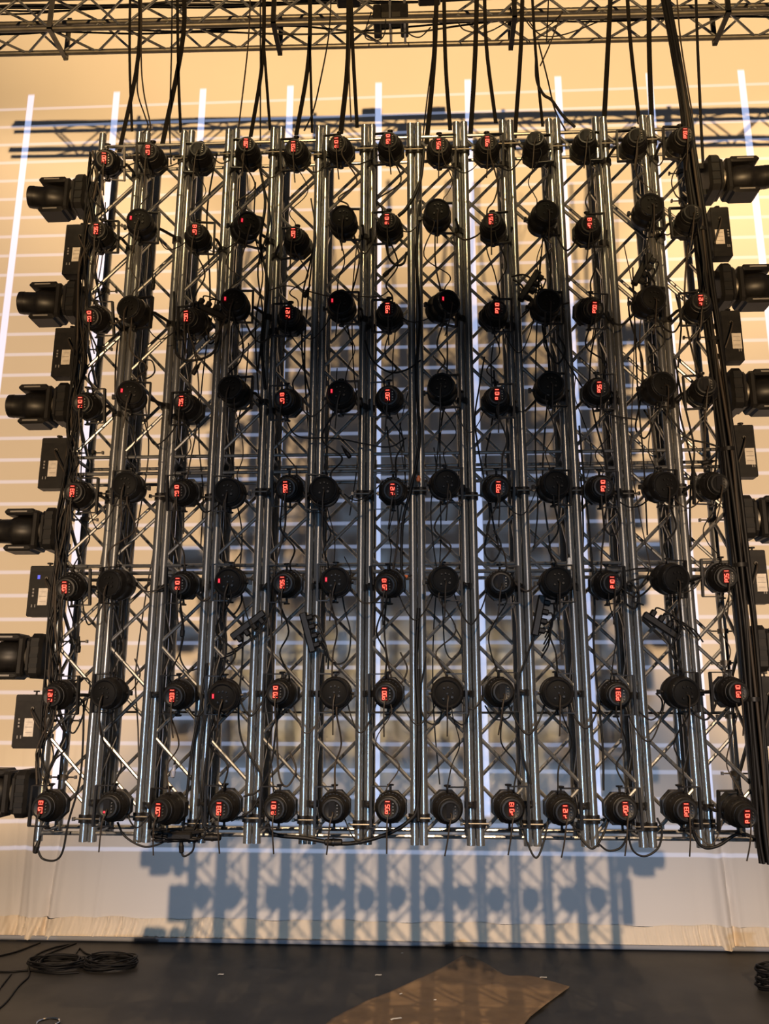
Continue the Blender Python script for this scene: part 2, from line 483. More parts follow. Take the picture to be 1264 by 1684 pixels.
# centre in the photograph, display spot or None, type: A lit, a unlit, B plain, b small red indicator, t tiny dot; yoke side
LIGHTS = [
 [(178,268,171,260,'A'),(252,262,243,247,'A'),(330,262,0,0,'a'),(408,255,404,236,'A'),(488,255,482,241,'A'),(560,248,553,235,'A'),(642,245,638,229,'A'),(722,250,721,237,'A'),(800,248,801,233,'A'),(880,248,0,0,'a'),(960,243,0,0,'a'),(1042,240,0,0,'a'),(1117,236,1126,220,'A')],
 [(168,390,158,377,'A'),(234,375,215,358,'b'),(325,392,320,378,'A'),(402,378,404,362,'b'),(489,400,482,384,'A'),(565,370,0,0,'B'),(640,375,636,361,'A'),(718,360,0,0,'B'),(810,377,807,361,'A'),(891,363,0,0,'B'),(965,380,969,367,'A'),(1062,352,0,0,'B'),(1130,367,0,0,'a')],
 [(160,525,147,520,'A'),(225,517,0,0,'B'),(320,530,306,520,'A'),(388,505,370,491,'b'),(478,527,473,515,'A'),(562,508,546,494,'b'),(640,520,637,507,'A'),(725,507,733,491,'b'),(812,519,817,507,'A'),(895,507,0,0,'B'),(968,512,977,506,'A'),(1063,500,0,0,'B'),(1147,508,1152,494,'A')],
 [(145,668,132,662,'A'),(217,655,200,642,'b'),(310,672,298,660,'A'),(388,648,0,0,'B'),(473,662,464,655,'A'),(561,655,545,643,'b'),(640,657,637,650,'A'),(727,645,0,0,'B'),(815,660,817,649,'A'),(901,642,0,0,'B'),(980,645,985,637,'A'),(1077,642,0,0,'B'),(1155,645,0,0,'a')],
 [(132,815,119,808,'A'),(215,803,0,0,'B'),(304,810,291,807,'A'),(380,812,0,0,'B'),(477,803,469,801,'A'),(533,810,0,0,'B'),(646,808,645,805,'A'),(730,798,0,0,'B'),(815,803,819,801,'A'),(907,802,0,0,'B'),(985,805,991,799,'A'),(1082,802,0,0,'B'),(1168,800,0,0,'a')],
 [(119,965,106,966,'A'),(195,962,0,0,'B'),(303,962,292,960,'A'),(380,958,360,955,'b'),(472,960,464,958,'A'),(552,958,536,953,'b'),(640,960,632,961,'A'),(728,958,0,0,'B'),(822,962,0,0,'a'),(912,960,0,0,'B'),(996,962,1006,958,'A'),(1097,952,0,0,'B'),(1185,950,1194,948,'A')],
 [(100,1143,83,1144,'A'),(184,1140,0,0,'B'),(295,1142,283,1144,'A'),(370,1143,350,1145,'b'),(464,1140,453,1138,'A'),(552,1140,0,0,'B'),(638,1140,632,1141,'A'),(735,1140,0,0,'B'),(820,1138,0,0,'a'),(914,1140,0,0,'B'),(1010,1143,1016,1142,'A'),(1115,1138,0,0,'B'),(1200,1138,1213,1137,'A')],
 [(83,1325,67,1327,'A'),(188,1325,175,1337,'t'),(278,1330,260,1332,'A'),(370,1325,360,1330,'A'),(460,1327,450,1329,'A'),(550,1327,0,0,'a'),(642,1327,637,1328,'A'),(735,1328,0,0,'a'),(836,1327,841,1330,'A'),(922,1330,929,1335,'A'),(1020,1330,1028,1330,'A'),(1117,1328,1128,1332,'A'),(1212,1333,1228,1343,'A')],
]
YOKE = ['RLLLLLLRRRRLL', 'RRRRLRLRRRRRL', 'RRLRLRLRRRRRL', 'RRLRLRLRRRRRL', 'RLLLLLLRRRRRL', 'RLLLLLLRRRRRL', 'RLLLLLLRRRRRL', 'LLLLLLLRRRRRL']
YL = YF-.165
LOC = {}
for ri, row in enumerate(LIGHTS):
    for ci, (px, py, dx, dy, ty) in enumerate(row):
        if ty == 'A': pr = protoA[(ri*5+ci*3) % len(protoA)]
        elif ty == 'a': pr = protoAoff
        elif ty == 't': pr = protoAoff
        elif ty == 'b': pr = protoBd
        else: pr = protoB
        o = copy_tree(pr)
        c = at(px, py, YL); o.location = c; LOC[ri, ci] = c
        # aim: the back of the can faces the house; solve the tilt that puts the display where the photo shows it
        a = Vector((random.uniform(-.12, .12), -1, random.uniform(-.10, .10))).normalized()
        if dx and ty in 'Ab':
            off = Vector((-.05, 0, .006)) if ty == 'b' else Vector((-.004, 0, .004))
            e = [0., 0.]
            for _ in range(25):
                M = Matrix.Rotation(e[0], 3, 'Z') @ Matrix.Rotation(e[1], 3, 'X')
                u, v = proj(c + M @ (Vector((0, -.115, 0))+off))
                e[0] += (dx-u)/34*.6*1.0; e[1] += (dy-v)/34*.6
                e[0] = max(-.5, min(.5, e[0])); e[1] = max(-.42, min(.42, e[1]))
            rz, rx = e
        else:
            rz, rx = random.uniform(-.14, .14), random.uniform(-.08, .12)
            if ty == 'B' and ci < 4: rz -= .12
            if ty == 'B' and ci > 8: rz += .12
        o.rotation_euler = (rx, 0, rz)
        sd = 1 if YOKE[ri][ci] == 'R' else -1
        yoke(o, sd)
        if ty == 't':
            b_ = MB(); b_.box((-.012, -.1195, -.024), (.010, .003, .010)); q = b_.build('indicator', DIM, o); q['label'] = 'tiny glowing red dot'
        if ty in 'Bb':
            b_ = MB(); b_.cyl((-sd*.088, 0, 0), (-sd*.105, 0, 0), .009, 8); b_.box((-sd*.113, 0, 0), (.016, .024, .026)); b_.build('side_knob', BLACK, o)
        # the hook clamp that grips the nearest chord
        M = Matrix.Rotation(rz, 4, 'Z') @ Matrix.Rotation(rx, 4, 'X'); Mi = (Matrix.Translation(c) @ M).inverted()
        ex = xr[ci] if sd > 0 else xl[ci]
        p0 = Vector((sd*.111, 0, 0)); ch_ = Mi @ Vector((ex, YF, c.z)); p1 = Mi @ Vector((ex, YF-.045, c.z))
        b_ = MB(); mid = Vector((p0.x+sd*.012, p0.y+.01, 0)); b_.tube([p0, mid, p1], .010, 8)
        ax = (Mi.to_3x3() @ Vector((0, 0, 1))).normalized()
        b_.tube([ch_-ax*.018, ch_+ax*.018], .035, 12); b_.build('hook_clamp', BLACK, o)
        rn = ROWS[ri]; on = 'leftmost' if ci == 0 else 'rightmost' if ci == 12 else 'middle' if ci == 6 else ORD[ci]+' from left'
        look = {'A': 'black stage light with red digits', 'a': 'unlit eight-sided black stage light', 't': 'black stage light with one tiny red dot',
                'B': 'unlit round black stage light', 'b': 'round stage light with small red indicator'}[ty]
        o['label'] = '%s, %s in the %s' % (look, on, rn); LABELS[o['label']] = 1

for pr in protoA+[protoAoff, protoB, protoBd]:        # the patterns themselves are not part of the wall
    for o in list(pr.children_recursive)+[pr]: bpy.data.objects.remove(o)

# ------------------------------------------------------------------ moving heads and flat panels down both sides
def moving_head(px, py, side, label, tilt):
    """side -1: sticks out to the left. Base is bolted to the outer chord, the yoke turns about a level axis."""
    c = at(px, py, YF+.10)
    ex = xl[0]-.03 if side < 0 else xr[12]+.03
    r = thing('moving_head', c, label, 'moving light', 'moving heads down the %s edge' % ('left' if side < 0 else 'right'))
    s_ = side
    b_ = MB(); b_.bbox((0, 0, 0), (.085, .24, .27), .03, 0); b_.bbox((s_*.05, 0, .0), (.02, .20, .235), .03, 0); base = b_.build('base', PLASTIC, r)
    b_ = MB()
    for k, (y, z, q) in enumerate(((-.122, .07, .03), (-.122, .0, .022), (-.122, -.06, .026))): b_.box((0, y, z), (.05, .006, q))
    b_.build('control_panel', GLOSS, r)
    b_ = MB(); b_.lathe([(.0, .07), (.03, .075)], 20, 'X', (s_*.06 if s_ > 0 else -.09, 0, 0)); b_.build('pan_collar', STEEL, r)
    # yoke: plate plus two arms, one above and one below the head
    b_ = MB(); b_.bbox((s_*.105, 0, 0), (.045, .17, .25), .02, 0); b_.build('yoke_plate', PLASTIC, r)
    for z, ln in ((.117, .20), (-.117, .185)):
        b_ = MB(); b_.bbox((s_*(.115+ln/2), .0, z), (ln, .15, .042), .016, 1); arm = b_.build('yoke_arm', PLASTIC, r)
        b_ = MB(); b_.box((s_*(.12+ln/2), -.0765, z), (ln*.55, .002, .010)); b_.build('arm_print', PRINT, arm)
    a = Vector((s_*math.cos(tilt), -math.sin(tilt), 0)).normalized()
    hd = bpy.data.objects.new('head', None)
    b_ = MB(); b_.lathe([(-.10, .060), (-.095, .080), (-.06, .096), (.02, .097), (.045, .090), (.06, .080), (.12, .077), (.165, .073), (.17, .064)], 26, 'Y')
    h = b_.build('head', BLACK, r); h.location = (s_*.225, 0, 0); h.rotation_euler = (0, 0, math.atan2(-a.x, a.y))
    b_ = MB(); b_.lathe([(.166, .066), (.173, .058), (.175, .02)], 24, 'Y', capstart=False); b_.build('lens', GLASS, h)
    b_ = MB(); b_.lathe([(.130, .0785), (.160, .0755)], 26, 'Y', capstart=False, capend=False); b_.build('lens_bezel', BLACK, h)
    # sticker on the barrel
    b_ = MB(); b_.box((-s_*.052, .10, .056), (.018, .03, .004), Matrix.Rotation(-s_*.85, 3, 'Y')); b_.build('sticker', LABEL, h)
    # arm of the clamp back to the chord
    b_ = MB(); dx_ = ex-c.x; b_.box((dx_/2, 0, -.10), (abs(dx_)+.02, .05, .04)); b_.box((dx_/2, 0, .10), (abs(dx_)+.02, .05, .04)); b_.build('clamp_bracket', BLACK, r)
    return r


HT = ['topmost', 'second from the top', 'third from the top', 'fourth from the top', 'fifth from the top', 'lowest']
for k, (px, py) in enumerate(((140, 327), (127, 500), (112, 669), (92, 874), (70, 1080), (47, 1303))):
    moving_head(px, py, -1, 'black moving head sticking out from the left edge, %s of six' % HT[k], .25-.03*k)
for k, (px, py) in enumerate(((1167, 297), (1186, 475), (1203, 647), (1220, 855), (1240, 1068))):
    moving_head(px, py, 1, 'black moving head sticking out from the right edge, %s' % ('lowest and mostly out of frame' if k == 4 else HT[k]), .15)


def panel(px0, py0, px1, py1, side, label, blue=False):
    Y = YF+.03; p, q = at((px0+px1)/2, (py0+py1)/2, Y), None
    wd, hh = (at(px1, py1, Y)-at(px0, py0, Y)).x, (at(px0, py0, Y)-at(px1, py1, Y)).z
    r = thing('flat_light', p, label, 'stage light', 'flat panel lights down the %s edge' % ('left' if side < 0 else 'right'))
    b_ = MB(); b_.bbox((0, 0, 0), (wd, .08, hh), .006, 1); b_.build('housing', PLASTIC, r)
    b_ = MB(); b_.box((side*wd*-.02, -.043, -.02), (wd*.92, .006, hh*.9)); b_.build('rear_plate', BLACK, r)
    lx = -wd*.03 if side < 0 else (-wd*.14 if py0 < 400 else wd*.16)
    b_ = MB(); b_.box((lx, -.0475, -hh*.12), (.058, .002, .105)); b_.build('label_sticker', LABEL, r)
    b_ = MB()
    b_.box((lx, -.0490, -hh*.12+.002), (.046, .001, .003)); b_.box((lx, -.0490, -hh*.12-.028), (.040, .001, .002)); b_.box((lx, -.0490, -hh*.12+.03), (.040, .001, .002))
    for k in range(3): b_.box((side*wd*.33, -.0465, -hh*.10+.02*k), (.010, .001, .012))
    for k in range(2): b_.box((side*wd*(.24+.1*k), -.0465, -hh*.30), (.006, .001, .018))
    b_.build('printing', PRINT, r)
    b_ = MB(); b_.cyl((0, 0, hh/2), (0, 0, hh/2+.016), .006, 8); b_.lathe([(0, .018), (.008, .018)], 10, 'Z', (0, 0, hh/2+.016)); b_.build('knob', BLACK, r)
    b_ = MB(); b_.lathe([(-.058, .010), (-.046, .012)], 12, 'Y', (-side*wd*.05, 0, hh*.24), capend=False); b_.build('socket', STEEL, r)
    b_ = MB(); b_.tube(smooth([(-side*wd*.05, -.06, hh*.24), (-side*wd*.1, -.09, hh*.16), (-side*wd*.3, -.10, -hh*.05), (-side*wd*.55, -.08, -hh*.3)], 5), .005, 6); b_.build('power_lead', BROWNC, r)
    if blue:
        b_ = MB(); b_.box((side*wd*.2, -.0475, hh*.27), (.016, .002, .024)); b_.build('status_lamp', BLUE, r)
    b_ = MB(); ex = xl[0] if side < 0 else xr[12]; dx_ = ex-p.x; b_.box((dx_/2, .045, hh*.3), (abs(dx_), .02, .03)); b_.box((dx_/2, .045, -hh*.3), (abs(dx_), .02, .03)); b_.build('bracket', BLACK, r)


for k, q in enumerate(((113, 374, 152, 455), (95, 543, 136, 622), (74, 723, 114, 805), (55, 932, 102, 1014), (32, 1142, 80, 1229))):
    panel(*q, -1, 'flat black light with a pale label, %s at the left edge' % ('lowest' if k == 4 else HT[k]), k == 3)
for k, q in enumerate(((1163, 346, 1202, 426), (1180, 515, 1221, 597), (1200, 702, 1243, 786), (1219, 906, 1262, 993), (1240, 1112, 1284, 1226))):
    panel(*q, 1, 'flat black light with a pale label, %s at the right edge' % ('lowest' if k == 4 else HT[k]))

# ------------------------------------------------------------------ overhead truss
def zt(x): return -(x+.2)*.017
OX0, OX1 = -5.2, 5.2; OY0, OY1 = 6.6, 6.9; OZ = H+6.385; OH = .36
ot = thing('overhead_truss', (0, 0, 0), 'long horizontal box truss crossing the top of the picture behind the straps', 'truss')
for y in (OY0, OY1):
    for z in (0, OH):
        b = MB(); b.tube([(OX0, y, OZ+z+zt(OX0)), (OX1, y, OZ+z+zt(OX1))], .026, 12); b.build('chord', STEEL, ot)
nodes = [-3.968-.36*2+.36*k for k in range(0, 26)]
for k in range(len(nodes)-1):
    a, c = nodes[k], nodes[k+1]
    if abs(a+.02) < .2 or abs(c+.02) < .2: continue
    ya, yc = (OY0, OY1) if k % 2 else (OY1, OY0); za, zc2 = (0, OH) if k % 2 else (OH, 0)
    for (p, q) in (((a, ya, 0), (c, yc, 0)), ((a, OY0, za), (c, OY0, zc2)), ((a, OY1, zc2*0+za), (c, OY1, zc2)), ((a, ya, OH), (c, yc, OH))):
        b = MB(); b.cyl((p[0], p[1], OZ+p[2]+zt(p[0])), (q[0], q[1], OZ+q[2]+zt(q[0])), .0125, 8); b.build('brace', ALU, ot)
for x in (-.29, -.15):
    for y in (OY0, OY1):
        b = MB(); b.cyl((x, y, OZ+zt(x)), (x, y, OZ+OH+zt(x)), .0125, 8); b.build('upright', ALU, ot)
    b = MB(); b.cyl((x, OY0, OZ+zt(x)), (x, OY1, OZ+zt(x)), .0125, 8); b.build('upright', ALU, ot)
for k, px in enumerate((84, 450, 846, 1198)):
    x = at(px, 50, OY0).x
    fr = thing('truss_bracket', (x, OY0, OZ+zt(x)), 'dark square bracket gripping the overhead truss, %s of four from the left' % ORD[k], 'bracket', 'brackets on the overhead truss')
    for (c, sz) in (((0, -.04, .2), (.045, .02, .5)), ((0, .15, -.035), (.045, .40, .02)), ((0, .34, .2), (.045, .02, .5))):
        b = MB(); b.box(c, sz); b.build('flat_bar', BLACK if k else STEEL, fr)
# hoist between the chords in the middle
hx = at(643, 40, 6.75)
mh = thing('chain_hoist', hx, 'black motor hoist sitting on the middle of the overhead truss', 'hoist')
zo = OZ+zt(hx.x)-hx.z
b = MB(); b.bbox((.02, 0, zo+.20), (.26, .20, .16), .03, 0); b.build('motor_housing', BLACK, mh)
for s_ in (-1, 1):
    b = MB(); b.bbox((s_*.13, -.05, zo+.09), (.075, .24, .18), .012, 1); b.build('foot', BLACK, mh)
for k, (px, wd) in enumerate(((572, .24), (706, .22))):
    p = at(px, 6, 6.7); q = thing('motor_box', (p.x, 6.75, OZ+OH+zt(p.x)), 'black box resting on the overhead truss just %s of the hoist' % ('left', 'right')[k], 'box')
    b = MB(); b.bbox((0, 0, .10), (wd, .2, .15), .02, 0); b.build('housing', BLACK, q)
    b = MB(); b.tube(smooth([(-.06, -.1, .12), (-.04, -.13, .15), (.04, -.13, .15), (.06, -.1, .12)]), .008, 6); b.build('handle', RUBBER, q)
# cables lying on the overhead truss
for k in range(9):
    y = OY0+.04+.03*k; zb = OZ+(OH+.035 if k > 3 else .035); pts = []
    for j in range(27):
        x = OX0+.4*j; pts.append((x, y+.02*math.sin(x*3+k), zb+zt(x)+.012*k+.012*math.sin(x*2.3+k*1.7)-(.10*max(0, math.sin(x*1.1+k))**3 if k in (2, 3) else 0)))
    cable('truss_cable', pts, .009, RUBBER, 'black cable laid along the overhead truss, one of several running its full length', group='cables along the overhead truss')
for k, lst in enumerate((((610, 20), (600, 60), (622, 66), (632, 55), (634, 30)), ((668, 40), (672, 55), (690, 61), (708, 45)), ((752, 36), (765, 50), (800, 53), (838, 34)), ((868, 33), (890, 58), (930, 56), (1000, 29)),
                         ((860, 28), (880, 50), (905, 40), (925, 20)))):
    cable('loop_cable', pxs(lst, 6.58), .006, RUBBER, 'slack black cable looping below the overhead truss, %s of five from the left' % ORD[k], group='slack loops on the overhead truss')

# ------------------------------------------------------------------ slings the wall hangs from
YS = YF+.13
STR = [((215, -60), (213, 90), (217, 216), .018), ((229, -60), (228, 88), (196, 250), .030), ((300, -60), (301, 60), (266, 242), .034), ((291, -60), (293, 110), (297, 218), .020),
       ((434, -60), (432, 92), (412, 225), .028), ((432, 60), (435, 92), (444, 214), .020), ((509, -60), (508, 88), (487, 222), .030), ((508, 60), (510, 100), (513, 218), .018),
       ((573, -60), (572, 95), (560, 220), .036), ((576, -60), (579, 60), (587, 210), .026), ((719, -60), (714, 90), (701, 237), .034), ((729, -60), (732, 95), (740, 214), .028),
       ((785, -60), (781, 90), (773, 227), .034), ((796, -60), (799, 70), (815, 202), .026), ((860, -60), (856, 80), (846, 227), .030), ((872, -60), (880, 80), (892, 208), .020),
       ((1006, -60), (1000, 66), (993, 198), .034), ((1028, -60), (1036, 66), (1051, 204), .026), ((1067, -60), (1067, 73), (1071, 194), .034)]
for k, (a, c, e, wd) in enumerate(STR):
    b = MB(); b.ribbon(smooth(pxs((a, c, e), YS), 5), wd, .006)
    tag(b.build('lifting_strap', STRAP), 'dark lifting strap above the truss columns, %d%s of nineteen from the left' % (k+1, {1: 'st', 2: 'nd', 3: 'rd'}.get(k+1, 'th')), 'strap', 'lifting straps above the wall')
for k, lst in enumerate((((233, -40), (232, 90), (236, 150), (247, 205), (243, 222)), ((228, 100), (226, 150), (238, 190), (243, 208), (230, 224)), ((283, -40), (282, 80), (279, 200), (281, 270)), ((412, -40), (408, 70), (392, 212)),
                         ((428, -40), (428, 120), (428, 240)), ((545, -20), (540, 60), (525, 140), (514, 185), (500, 215)), ((575, 50), (574, 120), (577, 200)), ((712, 30), (711, 90), (700, 180), (692, 260)),
                         ((903, -40), (899, 58), (898, 66)), ((924, 18), (905, 70), (888, 108)), ((881, 90), (882, 130), (893, 155), (907, 165), (925, 190), (945, 209)), ((885, 70), (900, 130), (912, 180), (930, 215)),
                         ((1110, -40), (1118, 60), (1130, 140), (1138, 188)), ((1143, -40), (1146, 60), (1152, 200), (1156, 276)))):
    cable('hanging_cable', pxs(lst, YS-.03), .0055 if k not in (10, 13) else .010, RUBBER if k % 3 else BROWNC, 'thin cable dropping from above to the truss tops, %s of fourteen from the left' % (ORD+['fourteenth'])[k], group='thin cables dropping to the wall')

# ------------------------------------------------------------------ the thick looms on both sides
lm = thing('cable_loom', at(1126, 190, YF-.05), 'thick black loom of cables falling from above down the right edge of the wall', 'cable loom')
pathR = [(1086, -40), (1098, 25), (1110, 90), (1126, 186), (1136, 280), (1150, 380), (1160, 470), (1172, 560), (1184, 650), (1196, 740), (1206, 830), (1217, 930), (1228, 1030), (1238, 1150), (1247, 1260), (1256, 1370), (1262, 1420)]
for k in range(13):
    pts = []; a = 2*math.pi*k/13
    for j, (x, y) in enumerate(pathR):
        p = at(x, y, YF-.09); wv = .5*math.sin(j*1.3+k*2.1)
        sp_ = .018 if y < 200 else .036
        if k > 10: sp_ *= 1.35
        pts.append(p-lm.location+Vector((sp_*math.cos(a+wv*.5), .030*math.sin(a+wv*.5), 0)))
    b = MB(); b.tube(smooth(pts, 4), .0085 if k % 3 else .0115, 7); b.build('strand', RUBBER if k % 5 else BROWNC, lm, 80)
for k in (5, 7, 9, 11, 13):
    p = at(*pathR[k], YF-.09); b = MB(); b.lathe([(-.012, .045), (.012, .045)], 12, 'Z', p-lm.location); b.build('tie', BLACK, lm)
ll = thing('cable_loom', at(150, 300, YF-.04), 'tangled loom of thin cables running down the left edge of the wall', 'cable loom')
pathL = [(156, 250), (150, 300), (147, 380), (138, 440), (134, 520), (130, 600), (120, 690), (113, 780), (103, 870), (96, 950), (91, 1040), (85, 1110), (80, 1180), (72, 1240), (70, 1290)]
for k in range(11):
    pts = []; n0 = random.choice((0, 0, 1, 2)); n1 = random.choice((11, 12, 13, 15, 15))
    for j, (x, y) in enumerate(pathL[n0:n1]):
        p = at(x, y, YF-.06); pts.append(p-ll.location+Vector((random.uniform(-.045, .045), random.uniform(-.03, .03), 0)))
    b = MB(); b.tube(smooth(pts, 5), random.choice((.004, .006, .008)), 6); b.build('strand', RUBBER if k % 4 else BROWNC, ll, 80)

# ------------------------------------------------------------------ cables linking the lights, loops and loose ends
rnd = random.Random(3)
for ci in range(13):
    for ri in range(7):
        a, c = LOC[ri, ci], LOC[ri+1, ci]; s_ = rnd.choice((-1, 1)); y0 = YL-.10
        p0 = a+Vector((rnd.uniform(-.03, .03), -.10, -.12)); p1 = c+Vector((rnd.uniform(-.05, .05), -.06, .11))
        w1, w2 = rnd.uniform(.02, .09)*s_, rnd.uniform(-.06, .05)*s_
        pts = [p0+Vector((0, 0, .06)), p0, p0.lerp(p1, .35)+Vector((w1, .06, -.02)), p0.lerp(p1, .7)+Vector((w2, .08, 0)), p1, p1+Vector((0, .04, -.04))]
        cable('link_cable', pts, rnd.choice((.0035, .0045, .0055)), rnd.choice((RUBBER, RUBBER, BROWNC)),
              'thin cable linking lights in the %s column, from %s to %s' % (ORD[ci], ROWS[ri], ROWS[ri+1]), group='cables linking light to light')
for ri in range(8):
    for ci in range(12):
        if rnd.random() > .55: continue
        a, c = LOC[ri, ci], LOC[ri, ci+1]; sg = rnd.uniform(.06, .24)
        p0 = a+Vector((.05, .03, rnd.uniform(-.08, .09))); p1 = c+Vector((-.06, .03, rnd.uniform(-.08, .09)))
        pts = [p0, p0.lerp(p1, .25)+Vector((0, -.03, -sg*.7)), p0.lerp(p1, .5)+Vector((0, -.05, -sg)), p0.lerp(p1, .78)+Vector((0, -.03, -sg*.6)), p1]
        cable('slack_cable', pts, rnd.choice((.0035, .0045, .006)), rnd.choice((RUBBER, RUBBER, BROWNC)),
              'slack cable in the %s sagging between the %s and %s lights from the left' % (ROWS[ri], ORD[ci], ORD[ci+1]), group='cables sagging between neighbouring lights')

for ci in range(13):
    for k in range(3):
        x0 = xl[ci]+rnd.uniform(.02, W-.02); z1 = ZT-rnd.uniform(.1, 2.6); z0 = max(ZB-.05, z1-rnd.uniform(.9, 2.2)); y0 = YF+rnd.choice((-.07, -.05, .07, .12))
        pts = []; n_ = 7; ph = rnd.uniform(0, 6)
        for j in range(n_): pts.append(Vector((x0+.035*math.sin(j*1.15+ph)+.012*rnd.uniform(-1, 1), y0, z1+(z0-z1)*j/(n_-1))))
        if k == 2: pts += [pts[-1]+Vector((.05, 0, -.07)), pts[-1]+Vector((.10, 0, .02)), pts[-1]+Vector((.06, 0, .12))]
        cable('drop_cable', pts, rnd.choice((.0035, .0045, .006)), rnd.choice((RUBBER, RUBBER, BROWNC)),
              'thin cable wandering down inside the %s truss column, %s of three' % (ORD[ci], ('first', 'second', 'looped one')[k]), group='cables dropping through the columns')
YC = YF-.075
